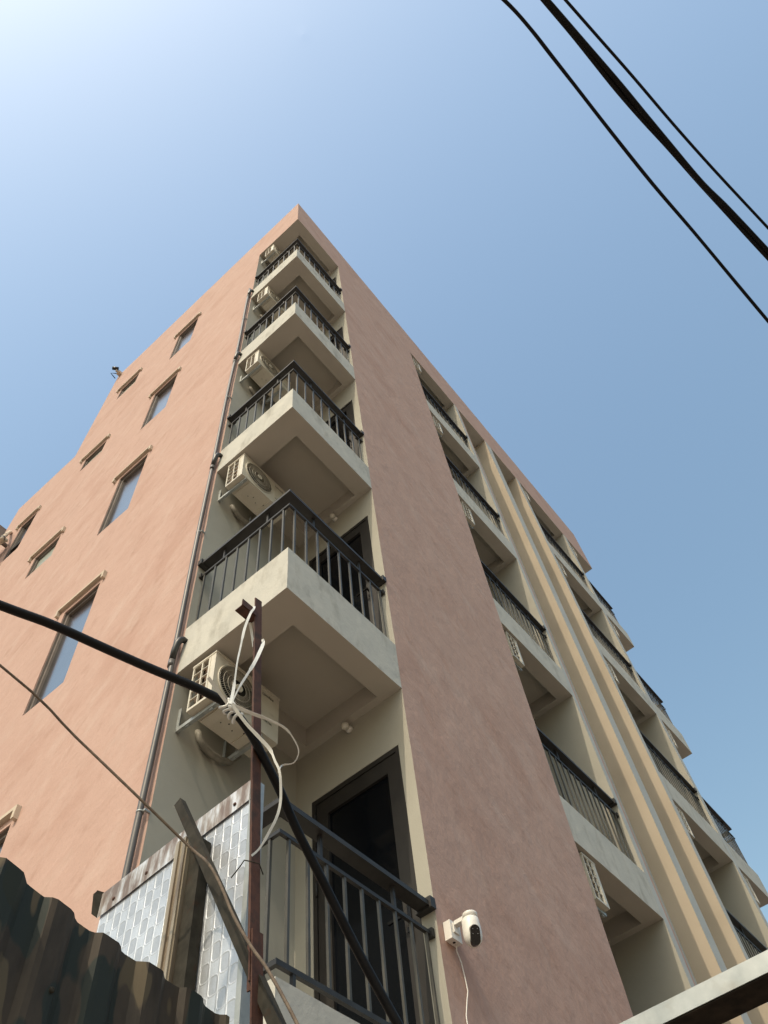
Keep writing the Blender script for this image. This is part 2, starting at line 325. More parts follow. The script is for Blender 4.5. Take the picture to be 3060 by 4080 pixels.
g.quad((XE, 0, ZF), (XE, YL, ZF), (XE, YL, ZT), (XE, 0, ZT))
g.quad((0, 0, ZT), (XE, 0, ZT), (XE, 0.15, ZT), (0.15, 0.15, ZT))
g.quad((0, 0, ZT), (0.15, 0.15, ZT), (0.15, YM, ZT), (0, YM, ZT))
g.quad((0.15, 0.15, ZT - 0.5), (0.15, 0.15, ZT), (XE, 0.15, ZT), (XE, 0.15, ZT - 0.5))
g.quad((0.15, 0.15, ZT - 0.5), (0.15, YM, ZT - 0.5), (0.15, YM, ZT), (0.15, 0.15, ZT))
g.build('pink_front_wall', PINK, B)
g = G(); g.quad((0.15, 0.15, ZT - 0.45), (XE, 0.15, ZT - 0.45), (XE, YM, ZT - 0.45), (0.15, YM, ZT - 0.45)); g.quad((0.15, YM, ZL - 0.02), (4.5, YM, ZL - 0.02), (4.5, YN, ZL - 0.02), (0.15, YN, ZL - 0.02)); g.build('roof', ROOFM, B)
g = G(); g.quad((XE, YL, GZ), (XE, YM, GZ), (XE, YM, ZT), (XE, YL, ZT)); g.quad((4.5, YM, GZ), (XE, YM, GZ), (XE, YM, ZT), (4.5, YM, ZT)); g.quad((4.5, YM, GZ), (4.5, YN, GZ), (4.5, YN, ZL), (4.5, YM, ZL)); g.build('rear_wall', PINK, B)

DOORS = []
def side_wall(x, name, door=True, lvls=(0, 1, 2, 3, 4, 5)):
    """wall facing -x at x, from y=0 to y=YL"""
    g = G(RG, 0.2); zs = [GZ]; holes = []
    if door:
        for k in range(1, 6):
            f = SLAB[k][1] + (0.0 if k == 1 else 0.0); zs += [f + 0.03, f + 2.22]; holes.append((1, 2 * k - 1))
        zs.append(ZF); g.grid((x, 0, 0), (0, 1, 0), (0, 0, 1), (-1, 0, 0), [0, 0.105, 0.96, YL], zs, holes, 0.12)
    else: g.quad((x, 0, GZ), (x, YL, GZ), (x, YL, ZF), (x, 0, ZF))
    return g.build(name, CREAM, B)
side_wall(XR, 'balcony_door_wall')
g = G(RG, 0.2); g.quad((0, YL, GZ), (XR, YL, GZ), (XR, YL, ZF), (0, YL, ZF)); g.build('balcony_recess_wall', CREAM, B)
# middle bays, fins and piers
g = G(0.0012, 0.3)
g.quad((XP, 0, GZ), (XP, YL, GZ), (XP, YL, ZF), (XP, 0, ZF)); g.quad((XP, YL, GZ), (XQ, YL, GZ), (XQ, YL, ZF), (XP, YL, ZF)); g.quad((XQ, 0, GZ), (XQ, YL, GZ), (XQ, YL, ZF), (XQ, 0, ZF))
g.quad((XB5, 0, GZ), (XB5, YL, GZ), (XB5, YL, ZF), (XB5, 0, ZF)); g.quad((XB5, YL, GZ), (XQ5, YL, GZ), (XQ5, YL, ZF), (XB5, YL, ZF)); g.quad((XQ5, 0, GZ), (XQ5, YL, GZ), (XQ5, YL, ZF), (XQ5, 0, ZF))
g.quad((XC, 0, GZ), (XC, YL, GZ), (XC, YL, ZF), (XC, 0, ZF)); g.quad((XC, YL, GZ), (XE, YL, GZ), (XE, YL, ZF), (XC, YL, ZF))
g.build('recess_walls', CREAM, B); g = G(0.0012, 0.3)
g.quad((F1[0], 0, GZ), (F1[0], 0.36, GZ), (F1[0], 0.36, ZF), (F1[0], 0, ZF)); g.quad((F2[0], 0, GZ), (F2[0], 0.36, GZ), (F2[0], 0.36, ZF), (F2[0], 0, ZF))
g.quad((F1[1], 0, GZ), (F1[1], 0.36, GZ), (F1[1], 0.36, ZF), (F1[1], 0, ZF))
g.quad((XQ + 0.17, 0, GZ), (XQ + 0.17, 0.36, GZ), (XQ + 0.17, 0.36, ZF), (XQ + 0.17, 0, ZF))
g.build('cream_bay_walls', PEACH, B)
g = G(RG, 0.2)
g.quad((XQ, 0, GZ), (XQ + 0.125, 0, GZ), (XQ + 0.125, 0, ZF), (XQ, 0, ZF)); g.quad((F1[0], 0, GZ), (F1[1], 0, GZ), (F1[1], 0, ZF), (F1[0], 0, ZF))
g.quad((F2[0], 0, GZ), (F2[1], 0, GZ), (F2[1], 0, ZF), (F2[0], 0, ZF)); g.quad((XQ5, 0, GZ), (XC, 0, GZ), (XC, 0, ZF), (XQ5, 0, ZF))
g.build('grey_fin_faces', GREYP, B)
g = G(RG, 0.2); g.quad((XQ + 0.125, 0, GZ), (XQ + 0.17, 0, GZ), (XQ + 0.17, 0, ZF), (XQ + 0.125, 0, ZF)); g.build('pink_pier_edge', PINK, B)
for x0, x1 in ((XQ + 0.17, F1[0]), (F1[1], F2[0])):
    g = G(RG, 0.2); zs = [GZ]
    for k in range(1, 6): zs += [SLAB[k][1] + 1.9, SLAB[k][1] + 2.45]
    zs.append(ZF + 0.02); us = [x0, x0 + 0.35, x1 - 0.08, x1]; hl = [(1, 2 * k - 1) for k in range(1, 6)]
    g.grid((0, 0.30, 0), (1, 0, 0), (0, 0, 1), (0, -1, 0), us, zs, hl, 0.12); g.build('shaft_back_wall', GREYP, B)
    for k in range(1, 6):
        w = G(); z0, z1 = zs[2 * k - 1], zs[2 * k]; xa, xb = us[1], us[2]
        w.box(xa, xa + 0.04, 0.36, 0.41, z0, z1).box(xb - 0.04, xb, 0.36, 0.41, z0, z1).box(xa + 0.04, xb - 0.04, 0.36, 0.41, z0, z0 + 0.04).box(xa + 0.04, xb - 0.04, 0.36, 0.41, z1 - 0.04, z1)
        wo = w.build('shaft_window', DOORF, B); p = G(); p.quad((xa, 0.40, z0), (xb, 0.40, z0), (xb, 0.40, z1), (xa, 0.40, z1)); p.build('pane', DGLASS, wo)

def slab(x0, x1, y1, zb, zt, cx0, cx1, cy0, cy1, zc, left=True, right=False, front=True, top=True, name='balcony_slab'):
    """floor slab with a coffered underside and an upstand-like deep edge"""
    g = G(RG, 0.14)
    xs, ys = [x0, cx0, cx1, x1], [0, cy0, cy1, y1]
    for i in range(3):
        for j in range(3):
            z = zc if (i, j) == (1, 1) else zb; g.mi = 1
            g.quad((xs[i], ys[j + 1], z), (xs[i + 1], ys[j + 1], z), (xs[i + 1], ys[j], z), (xs[i], ys[j], z))
    g.quad((cx0, cy0, zb), (cx0, cy1, zb), (cx0, cy1, zc), (cx0, cy0, zc)); g.quad((cx1, cy0, zb), (cx1, cy1, zb), (cx1, cy1, zc), (cx1, cy0, zc))
    g.quad((cx0, cy0, zb), (cx1, cy0, zb), (cx1, cy0, zc), (cx0, cy0, zc)); g.quad((cx0, cy1, zb), (cx1, cy1, zb), (cx1, cy1, zc), (cx0, cy1, zc))
    g.mi = 0
    if front: g.quad((x0, 0, zb), (x1, 0, zb), (x1, 0, zt), (x0, 0, zt))
    if left: g.quad((x0, 0, zb), (x0, y1, zb), (x0, y1, zt), (x0, 0, zt))
    if right: g.quad((x1, 0, zb), (x1, y1, zb), (x1, y1, zt), (x1, 0, zt))
    if top: g.quad((x0, 0, zt), (x1, 0, zt), (x1, y1, zt), (x0, y1, zt))
    return g.build(name, [SLABM, SOFF], B)
BAYS = {'corner': (0, XR), 'mid': (XP, XQ), 'east': (XB5, XQ5), 'end': (XC, XE)}
for k in range(1, 6):
    zb, zt = SLAB[k]
    slab(0, XR, YL, zb, zt, 0.27, 1.235, 0.195, 0.95, zb + 0.19)
    slab(XP, XQ, YL, zb, zt, XP + 0.25, XQ - 0.1, 0.2, 0.95, zb + 0.19, left=False)
    slab(XB5, XQ5, YL, zb, zt, XB5 + 0.25, XQ5 - 0.1, 0.2, 0.95, zb + 0.19, left=False)
    slab(XC, XE, YL, zb, zt, XC + 0.1, XE - 0.27, 0.2, 0.95, zb + 0.19, left=False, right=True)
for (x0, x1), (c0, c1) in (((0, XR), (0.27, 1.235)), ((XP, XQ), (XP + 0.25, XQ - 0.1)), ((XB5, XQ5), (XB5 + 0.25, XQ5 - 0.1)), ((XC, XE), (XC + 0.1, XE - 0.27))):
    slab(x0, x1, YL, ZF, ZF + 0.3, c0, c1, 0.2, 0.95, ZF + 0.2, left=False, front=False, top=True, name='roof_soffit')
for x0, x1 in ((XQ + 0.17, F1[0]), (F1[1], F2[0])):
    g = G(RG, 0.2); g.quad((x0, 0, ZF), (x1, 0, ZF), (x1, 0.4, ZF), (x0, 0.4, ZF)); g.build('roof_soffit', SOFF, B)

# ------------------------------------------------------------------ windows of the side wall
for n, (y0, y1, z0, z1, kind) in enumerate(WIN):
    g = G(); e = 0.006; xd0, xd1 = 0.036, 0.09; fw = 0.032 if kind == 'tall' else 0.03
    g.box(0.012, 0.135, y0 - e, y0 + 0.008, z0 - e, z1 + e).box(0.012, 0.135, y1 - 0.008, y1 + e, z0 - e, z1 + e)          # reveal lining
    g.box(0.012, 0.135, y0 + 0.008, y1 - 0.008, z0 - e, z0 + 0.008).box(0.012, 0.135, y0 + 0.008, y1 - 0.008, z1 - 0.008, z1 + e)
    ya, yb, za, zb = y0 + 0.008, y1 - 0.008, z0 + 0.008, z1 - 0.008
    g.box(xd0, xd1, ya, ya + fw, za, zb).box(xd0, xd1, yb - fw, yb, za, zb).box(xd0, xd1, ya + fw, yb - fw, za, za + fw).box(xd0, xd1, ya + fw, yb - fw, zb - fw, zb)
    w = g.build('window', FRAME, B)
    if kind == 'casement':
        g = G(); zm = z0 + 0.36; g.box(xd0 - 0.01, xd1 - 0.002, ya + fw, yb - fw, zm, zm + 0.05); g.build('transom', DOORF, w)
        g = G(); g.box(xd0 - 0.004, xd0 + 0.02, ya + fw, ya + fw + 0.035, za + fw, zm).box(xd0 - 0.004, xd0 + 0.02, yb - fw - 0.035, yb - fw, za + fw, zm).box(xd0 - 0.004, xd0 + 0.02, ya + fw + 0.035, yb - fw - 0.035, za + fw, za + fw + 0.035); g.build('sash', DOORF, w)
    g = G(); g.quad((0.062, ya, za), (0.062, yb, za), (0.062, yb, zb), (0.062, ya, zb)); g.build('pane', FROST if kind == 'small' else WGLASS, w)
    g = G(); h0, h1, t = y0 - 0.085, y1 + 0.13, 0.036; zh = z1 + 0.075
    g.box(-0.045, 0.01, h0, h1, zh, zh + t).box(-0.045, 0.01, h0, h0 + t, zh - 0.085, zh, 'Z').box(-0.045, 0.01, h1 - t, h1, zh - 0.085, zh, 'Z')
    bevel(g.build('window_hood', TRIM, w), 0.006, 1)

# ------------------------------------------------------------------ balcony doors
for k in range(1, 6):
    f = SLAB[k][1] + 0.03; t = SLAB[k][1] + 2.22; y0, y1 = 0.105, 0.96; x0, x1 = XR + 0.004, XR + 0.075
    g = G(); g.box(x0, x1, y0, y0 + 0.035, f, t).box(x0, x1, y1 - 0.035, y1, f, t).box(x0, x1, y0 + 0.035, y1 - 0.035, t - 0.04, t)
    ya, yb, zb, zt = y0 + 0.04, y1 - 0.04, f + 0.01, t - 0.045; xa, xb = XR + 0.012, XR + 0.06
    g.box(xa, xb, ya, ya + 0.09, zb, zt).box(xa, xb, yb - 0.11, yb, zb, zt).box(xa, xb, ya + 0.09, yb - 0.11, zt - 0.13, zt).box(xa, xb, ya + 0.09, yb - 0.11, zb, zb + 0.12)
    d = bevel(g.build('balcony_door', DOORF, B), 0.004, 1)
    g = G(); g.quad((XR + 0.035, ya, zb), (XR + 0.035, yb, zb), (XR + 0.035, yb, zt), (XR + 0.035, ya, zt)); g.build('pane', DGLASS, d)
    g = G(); hz = f + 0.88; g.box(XR - 0.001, xa - 0.0005, 0.175, 0.2, hz - 0.13, hz + 0.1).box(XR - 0.045, XR - 0.001, 0.18, 0.196, hz, hz + 0.018).box(XR - 0.06, XR - 0.045, 0.18, 0.31, hz, hz + 0.018).box(XR - 0.03, XR - 0.001, 0.183, 0.193, hz - 0.085, hz - 0.055); g.build('door_handle', BLACKG, d)
    g = G()
    for hz in (f + 0.25, f + 1.45, f + 2.0): g.tube([(XR + 0.0, 0.925, hz - 0.05), (XR + 0.0, 0.925, hz + 0.05)], 0.009, 8)
    g.build('hinge', RAIL, d)

# ------------------------------------------------------------------ railings
HBAL = {}
def bal_mesh(h):
    if h not in HBAL:
        g = G(local=True); w = 0.0078; g.box(-w, w, -w, w, 0, h); HBAL[h] = g.mesh('baluster', BALU)
    return HBAL[h]
def railing(segs, floor, raised=False, stuffed=False, clamps=()):
    """segs: list of ((x0,y0),(x1,y1)) on plan, outer face line; handrail, mid rail, posts; balusters are children"""
    mid, top = (floor + 0.745, floor + 0.895); low = floor + 0.085 if raised else floor
    g = G(); pts = []; lowseg = []; gl = G()
    for (a, b, inn) in segs:
        # inn = inward direction
        ix, iy = inn; a_, b_ = Vector(a), Vector(b); d = (b_ - a_).normalized(); L_ = (b_ - a_).length
        c0 = a_ + Vector(inn) * 0.05; c1 = b_ + Vector(inn) * 0.05
        def rail(off, w, z, h, e0=0.0, e1=0.0):
            p0 = a_ + Vector(inn) * off + d * e0; p1 = b_ + Vector(inn) * off - d * e1
            x0, x1 = sorted((p0.x, p1.x)); y0, y1 = sorted((p0.y, p1.y))
            if abs(d.x) > 0.5: y0, y1 = p0.y - w / 2, p0.y + w / 2
            else: x0, x1 = p0.x - w / 2, p0.x + w / 2
            g.box(x0, x1, y0, y1, z, z + h)
        rail(0.05, 0.088, top, 0.03, 0.006 if abs(d.x) > .5 else 0.094, 0)
        rail(0.05, 0.022, mid, 0.022, 0.06 if abs(d.x) > .5 else 0.04, 0)
        if raised: pass
        for q in (0.27, 0.74): p = c0 + d * L_ * q; g.box(p.x - 0.01, p.x + 0.01, p.y - 0.01, p.y + 0.01, mid + 0.022, top)
        if raised:
            for q in (0.12, 0.9): p = c0 + d * L_ * q; gl.box(p.x - 0.01, p.x + 0.01, p.y - 0.01, p.y + 0.01, floor - 0.01, low)
            if abs(d.x) > 0.5: gl.box(0.038, b_.x, 0.038, 0.062, low, low + 0.026)
            else: gl.box(0.038, 0.062, 0.062, b_.y, low, low + 0.026)
        n = max(3, int(round((L_ - 0.1) / 0.128)))
        for i in range(n):
            p = c0 + d * (0.115 + (L_ - 0.17) * i / (n - 1)); pts.append((p.x, p.y))
    for (x, y, ax) in clamps:
        if ax == 'y': g.box(x - 0.06, x + 0.06, y - 0.05, y - 0.001, top - 0.012, top + 0.055).box(x - 0.024, x + 0.024, y - 0.028, y - 0.001, mid - 0.015, mid + 0.036)
        else: g.box(x - 0.05, x - 0.001, y - 0.06, y + 0.06, top - 0.012, top + 0.055).box(x - 0.028, x - 0.001, y - 0.024, y + 0.024, mid - 0.015, mid + 0.036)
    r = bevel(g.build('railing', RAIL, B), 0.003, 1)
    if raised: gl.build('bottom_rail', RAIL, r)
    base = low + (0.026 if raised else -0.01); h = round(mid - base, 4)
    if stuffed:
        g = G()
        for x, y in pts: g.box(x - 0.009, x + 0.009, y - 0.009, y + 0.009, base, mid)
        s = g.build('baluster_row', BALU, r); s['kind'] = 'stuff'; return
    for x, y in pts:
        ob = bpy.data.objects.new('baluster', bal_mesh(h)); COL.objects.link(ob); ob.parent = r; ob.location = P(x, y, base) - wpos(r)
for k in range(1, 6):
    f = SLAB[k][1]
    railing([((0, 0), (XR, 0), (0, 1)), ((0, 0), (0, YL), (1, 0))], f, raised=(k == 1), clamps=[(XR, 0.05, 'x'), (0.05, YL, 'y')])
    railing([((XP, 0), (XQ, 0), (0, 1))], f, clamps=[(XQ, 0.05, 'x')], stuffed=(k == 1))
    railing([((XB5, 0), (XQ5, 0), (0, 1))], f, clamps=[(XQ5, 0.05, 'x')], stuffed=(k == 1))
    railing([((XC, 0), (XE - 0.1, 0), (0, 1)), ((XE, 0), (XE, YL), (-1, 0))], f, stuffed=True)

# ------------------------------------------------------------------ air conditioner outdoor units
def make_ac():
    t = thing('air_conditioner', '', 'air conditioner', (0, 0, 0), 'outdoor air conditioner units hung on the balcony walls')
    Lx, D, H = 0.66, 0.235, 0.45
    g = G(local=True)   # body without its outer side
    g.quad((0, -D, 0), (Lx, -D, 0), (Lx, -D, 0.001), (0, -D, 0.001))
    # front with a round opening approximated by an octagonal ring of quads round the fan
    cx, cz, r = 0.235, 0.232, 0.192; n = 32
    ring = [(cx + r * math.cos(2 * math.pi * i / n), -D, cz + r * math.sin(2 * math.pi * i / n)) for i in range(n)]
    def edge(i):
        a = 2 * math.pi * i / n; c, s_ = math.cos(a), math.sin(a); x1 = 0.47
        ts = []
        if c > 1e-6: ts.append((x1 - cx) / c)
        if c < -1e-6: ts.append((0 - cx) / c)
        if s_ > 1e-6: ts.append((H - cz) / s_)
        if s_ < -1e-6: ts.append((0 - cz) / s_)
        m = min(ts); return (cx + c * m, -D, cz + s_ * m)
    ed = [edge(i) for i in range(n)]
    for i in range(n): j = (i + 1) % n; g.poly([ring[i], ring[j], ed[j], ed[i]])
    for x, z in ((0, 0), (0, H), (0.47, 0), (0.47, H)):
        c_ = Vector((x, -D, z)); near = sorted(ed, key=lambda e: (Vector(e) - c_).length)[:2]; g.poly([near[0], near[1], (x, -D, z)])
    g.quad((0.47, -D, 0), (Lx, -D, 0), (Lx, -D, H), (0.47, -D, H))
    g.quad((0, -D, 0), (Lx, -D, 0), (Lx, 0, 0), (0, 0, 0)); g.quad((0, -D, H), (Lx, -D, H), (Lx, 0, H), (0, 0, H))
    g.quad((Lx, -D, 0), (Lx, 0, 0), (Lx, 0, H), (Lx, -D, H)); g.quad((0, 0, 0), (Lx, 0, 0), (Lx, 0, H), (0, 0, H))
    for x0, x1 in ((0.12, 0.2), (0.42, 0.5)): g.box(x0, x1, -D + 0.01, -0.01, -0.012, -0.001)
    g.box(0.02, Lx - 0.02, -D - 0.004, -D - 0.0005, 0.0, 0.012); g.box(-0.004, Lx + 0.004, -D - 0.005, 0.003, H - 0.012, H + 0.006)
    g.box(0.475, 0.478, -D - 0.003, -D - 0.0005, 0.02, H - 0.02)
    g.build('casing', ACW, t)
    g = G(local=True)   # side with the coil openings
    us = [0, 0.013, 0.090, 0.101, 0.163, D]; vs = [0, 0.022, 0.100, 0.105, 0.183, 0.188, 0.266, 0.271, 0.349, 0.354, 0.430, H]
    hl = [(i, j) for i in (1, 3) for j in (1, 3, 5, 7, 9)]
    g.grid((0, 0, 0), (0, -1, 0), (0, 0, 1), (-1, 0, 0), us, vs, hl, 0.014); g.box(-0.004, -0.0005, -0.185, -0.181, 0.02, 0.43)
    g.build('side_grille', ACW, t)
    g = G(local=True); g.box(0.03, 0.4, -0.075, -0.03, 0.02, 0.43); g.box(0.03, 0.05, -0.17, -0.105, 0.02, 0.43); g.build('coil', COIL, t)
    g = G(local=True); g.box(0.05, 0.45, -0.15, -0.08, 0.012, 0.44); g.build('interior', ACD, t)
    g = G(local=True)
    for rr in (0.03, 0.07, 0.11, 0.15, 0.186): g.tube([(cx + rr * math.cos(2 * math.pi * i / 28), -D - 0.008 - 0.012 * (1 - rr / 0.19), cz + rr * math.sin(2 * math.pi * i / 28)) for i in range(29)], 0.0016, 5, False)
    for i in range(64):
        a = 2 * math.pi * i / 64; r0, r1 = 0.07, 0.19
        g.bar((cx + r0 * math.cos(a), -D - 0.012, cz + r0 * math.sin(a)), (cx + r1 * math.cos(a + 0.22), -D - 0.006, cz + r1 * math.sin(a + 0.22)), 0.0014, 0.0014, (0, 1, 0), False)
    g.lathe((cx, -D - 0.022, cz), [(0.032, 0.0), (0.034, 0.012)], 'y', 20)
    g.tube([(cx + 0.194 * math.cos(2 * math.pi * i / 36), -D - 0.004, cz + 0.194 * math.sin(2 * math.pi * i / 36)) for i in range(37)], 0.0055, 6, False)
    g.build('fan_grille', ACW, t)
    g = G(local=True)
    for q in range(3):
        a0 = q * 2.094; pts = [(cx + rr * math.cos(a0 + aa), -D + 0.03 + aa * 0.03, cz + rr * math.sin(a0 + aa)) for rr, aa in ((0.04, 0), (0.175, 0.1), (0.18, 1.2), (0.05, 1.0))]; g.poly(pts)
    g.lathe((cx, -D + 0.02, cz), [(0.045, 0.0), (0.045, 0.05)], 'y', 16); g.build('fan', ACD, t)
    for bx in (0.065, 0.51):
        g = G(local=True)
        g.box(bx - 0.014, bx + 0.014, -0.0, 0.155, -0.045, -0.041).box(bx - 0.014, bx + 0.014, -0.24, 0.0, -0.045, -0.041).box(bx - 0.014, bx - 0.011, -0.24, 0.155, -0.041, -0.014)
        g.box(bx - 0.014, bx + 0.014, 0.148, 0.153, -0.04, 0.17).box(bx - 0.014, bx - 0.011, 0.125, 0.148, -0.014, 0.17)
        g.box(bx - 0.006, bx + 0.008, -0.2, -0.17, -0.06, -0.012).box(bx - 0.006, bx + 0.008, 0.03, 0.06, -0.055, -0.0455)
        g.build('wall_bracket', GALV, t)
    g = G(local=True); g.tube([(0.56, 0.04, 0.12), (0.57, 0.07, 0.03), (0.52, 0.10, -0.04), (0.44, 0.105, -0.07), (0.36, 0.11, -0.07), (0.29, 0.115, -0.045), (0.245, 0.12, 0.0), (0.24, 0.13, 0.05), (0.245, 0.16, 0.09)], 0.026, 12); g.build('refrigerant_hose', LAG, t)
    g = G(local=True)
    for x, y, r_ in ((0.28, -0.13, 0.006), (0.34, -0.1, 0.005), (0.42, -0.14, 0.009), (0.23, -0.1, 0.005), (0.56, -0.12, 0.006), (0.18, -0.15, 0.004)): g.lathe((x, y, -0.003), [(r_, 0), (r_, 0.002)], 'z', 10)
    g.build('drain_hole', ACD, t)
    for txt, x, z, sz in (('comfee', 0.475, 0.375, 0.042), ('INVERTER', 0.475, 0.125, 0.026)):
        cu = bpy.data.curves.new('lettering', 'FONT'); cu.body = txt; cu.size = sz; cu.extrude = 0.0006
        tmp = bpy.data.objects.new('tmp_text', cu); COL.objects.link(tmp); bpy.context.view_layer.update()
        me = bpy.data.meshes.new_from_object(tmp); bpy.data.objects.remove(tmp); bpy.data.curves.remove(cu)
        me.materials.clear(); me.materials.append(LETTER)
        ob = bpy.data.objects.new('lettering', me); COL.objects.link(ob); ob.parent = t; ob.location = (x, -D - 0.0015, z); ob.rotation_euler = (R(90), 0, 0)
    return t
ac0 = make_ac(); first = True
ORD = {1: 'lowest', 2: 'second', 3: 'third', 4: 'fourth', 5: 'top'}
for k in range(1, 6):
    zb = SLAB[k + 1][0] if k < 5 else ZF
    place = [('corner', (0.03, 0.972), 0), ('mid', (XP + 0.15, 0.03), 90), ('east', (XB5 + 0.15, 0.03), 90), ('end', (XC + 0.15, 0.03), 90)]
    for w, (x, y), rz in place:
        if k == 1 and w in ('east', 'end'): continue
        o = ac0 if first else copy_tree(ac0); first = False
        o.location = P(x, y, zb - 0.487); o.rotation_euler = (0, 0, R(rz))
        n = {1: 'lowest', 2: 'second lowest', 3: 'middle', 4: 'second highest', 5: 'highest'}[k]
        o['label'] = {'corner': f'white air conditioner with fan grille above the {n} corner balcony',
                      'mid': f'white air conditioner, {n} in the bay right of the pink front wall',
                      'east': f'white air conditioner, {n} in the bay beyond the tall cream fins',
                      'end': f'white air conditioner, {n} at the far right end balconies'}[w]

# ------------------------------------------------------------------ lamps on the balcony ceilings
for k in range(1, 6):
    zc = SLAB[k + 1][0] if k < 5 else ZF
    t = thing('ceiling_lamp', f'round white bulb lamp above the door of the {ORD[k] if k in (1, 5) else ORD[k] + " lowest"} corner balcony', 'lamp', (XR, 0.54, zc - 0.05), 'bulb lamps of the corner balconies')
    g = G(); g.lathe((XR, 0.54, zc - 0.06), [(0.030, -0.001), (0.030, -0.02), (0.022, -0.035)], 'x', 14); g.build('lamp_holder', WHITEP, t)
    g = G(); o_ = Vector((XR - 0.062, 0.54, zc - 0.06)); g.lathe(o_, [(0.032 * math.cos(a), 0.032 * math.sin(a)) for a in [R(-80 + 20 * i) for i in range(9)]], 'x', 16); g.build('bulb', BULB, t)

# ------------------------------------------------------------------ drain pipe
t = thing('drain_pipe', 'grey plastic downpipe with black elbows beside the corner balconies', 'pipe', (-0.045, 1.165, GZ))
px, py = -0.042, 1.165
g = G(); g.tube([(px + 0.004 * math.sin(z * 1.7), py + 0.006 * math.sin(z * 0.9), z) for z in [GZ + i * 0.4 for i in range(42)] + [15.12]], 0.0215, 14); g.build('pipe', PIPE, t)
for k in range(1, 6):
    zb, zt = SLAB[k]; z = zt - 0.18
    g = G(); g.tube([(0.0, 1.09, z), (-0.025, 1.095, z), (-0.05, 1.102, z - 0.02), (-0.060, 1.115, z - 0.06), (-0.058, 1.135, z - 0.13), (px, py, z - 0.20)], [0.022, 0.026, 0.027, 0.027, 0.026, 0.025], 12)
    g.build('elbow', PIPEB, t)
    g = G(); g.lathe((px, py, z - 0.27), [(0.0265, 0), (0.0265, 0.07)], 'z', 14); g.build('collar', PIPE, t)
    g = G(); zc = zb - 1.25; g.lathe((px, py, zc), [(0.0255, 0), (0.0255, 0.012)], 'z', 14); g.box(px, 0.002, py - 0.045, py - 0.03, zc, zc + 0.014); g.build('pipe_clip', GALV, t)
t = thing('thin_conduit', 'thin pale vertical conduit on the grey face between the tall fins', 'pipe', (F1[1] + 0.03, 0.03, GZ))
g = G(); g.tube([(F1[1] + 0.02, 0.05, z) for z in (GZ, 5, 10, 13.2)], 0.018, 8); g.build('pipe', GREYP, t)
g = G()
for z in (4.2, 7.6, 10.6, 13.1): g.box(F1[1] - 0.01, F1[1] + 0.05, 0.02, 0.08, z, z + 0.03)
g.build('pipe_clip', LAG, t)

# ------------------------------------------------------------------ dome camera on the front wall
t = thing('security_camera', 'white round-headed security camera on junction box beside the lowest balcony', 'security camera', (1.41, 0, 2.68))
g = G(); g.box(1.362, 1.462, -0.05, -0.001, 2.63, 2.738); bevel(g.build('junction_box', WHITEP, t), 0.004)
g = G(); g.lathe((1.412, -0.026, 2.6285), [(0.009, 0), (0.009, 0.001)], 'z', 12); g.build('cable_hole', BLACKG, t)
g = G(); g.box(1.385, 1.44, -0.058, -0.0505, 2.67, 2.725).box(1.392, 1.432, -0.16, -0.058, 2.712, 2.735); g.lathe((1.412, -0.16, 2.712), [(0.04, 0), (0.045, 0.006), (0.045, 0.022), (0.04, 0.026)], 'z', 20); bevel(g.build('arm', WHITEP, t), 0.003)
g = G(); hc = (1.405, -0.16, 2.622); g.lathe(hc, [(0.012, -0.078), (0.032, -0.070), (0.046, -0.052), (0.053, -0.028), (0.054, 0.0), (0.052, 0.04), (0.049, 0.075), (0.042, 0.081)], 'z', 28); g.build('camera_head', WHITEP, t)
# black lens window facing the street corner
dirv = Vector((-0.62, -0.66, -0.42)).normalized(); g = G()
side = dirv.cross(Vector((0, 0, 1))).normalized(); upv = side.cross(dirv).normalized(); cpt = Vector(hc) + Vector((0, 0, -0.020)) + dirv * 0.006
def stad(w, h, n=24):
    out = []
    for i in range(n):
        a = 2 * math.pi * i / n; x, z = w * math.cos(a), w * math.sin(a) + (h if math.sin(a) > 0 else -h); out.append((x, z))
    return out
fr = [cpt + side * x + upv * z + dirv * 0.0515 for x, z in stad(0.028, 0.024)]; bk = [cpt + side * x + upv * z + dirv * 0.02 for x, z in stad(0.030, 0.026)]
g.poly(fr)
for i in range(24): j = (i + 1) % 24; g.quad(fr[i], fr[j], bk[j], bk[i])
g.build('lens_window', BLACKG, t)
g = G()
for x, z, r_ in ((-0.013, 0.030, 0.0024), (0.013, 0.030, 0.0024), (-0.014, 0.006, 0.0028), (0.014, 0.006, 0.0028)):
    c0 = cpt + side * x + upv * z + dirv * 0.052; g.poly([c0 + side * r_ * math.cos(a) + upv * r_ * math.sin(a) for a in [i * math.pi / 5 for i in range(10)]])
g.build('lens', mat('lens_glass', [(0.25, 0.26, 0.27)], rough=0.1), t)
g = G(); g.tube([(1.43, -0.03, 2.632), (1.443, -0.014, 2.60), (1.48, -0.010, 2.546), (1.495, -0.008, 2.467), (1.50, -0.008, 2.4), (1.47, -0.008, 2.33), (1.44, -0.008, 2.25), (1.43, -0.008, 1.9), (1.44, -0.008, 1.2)], 0.0035, 6); g.build('power_lead', WHITEP, t)

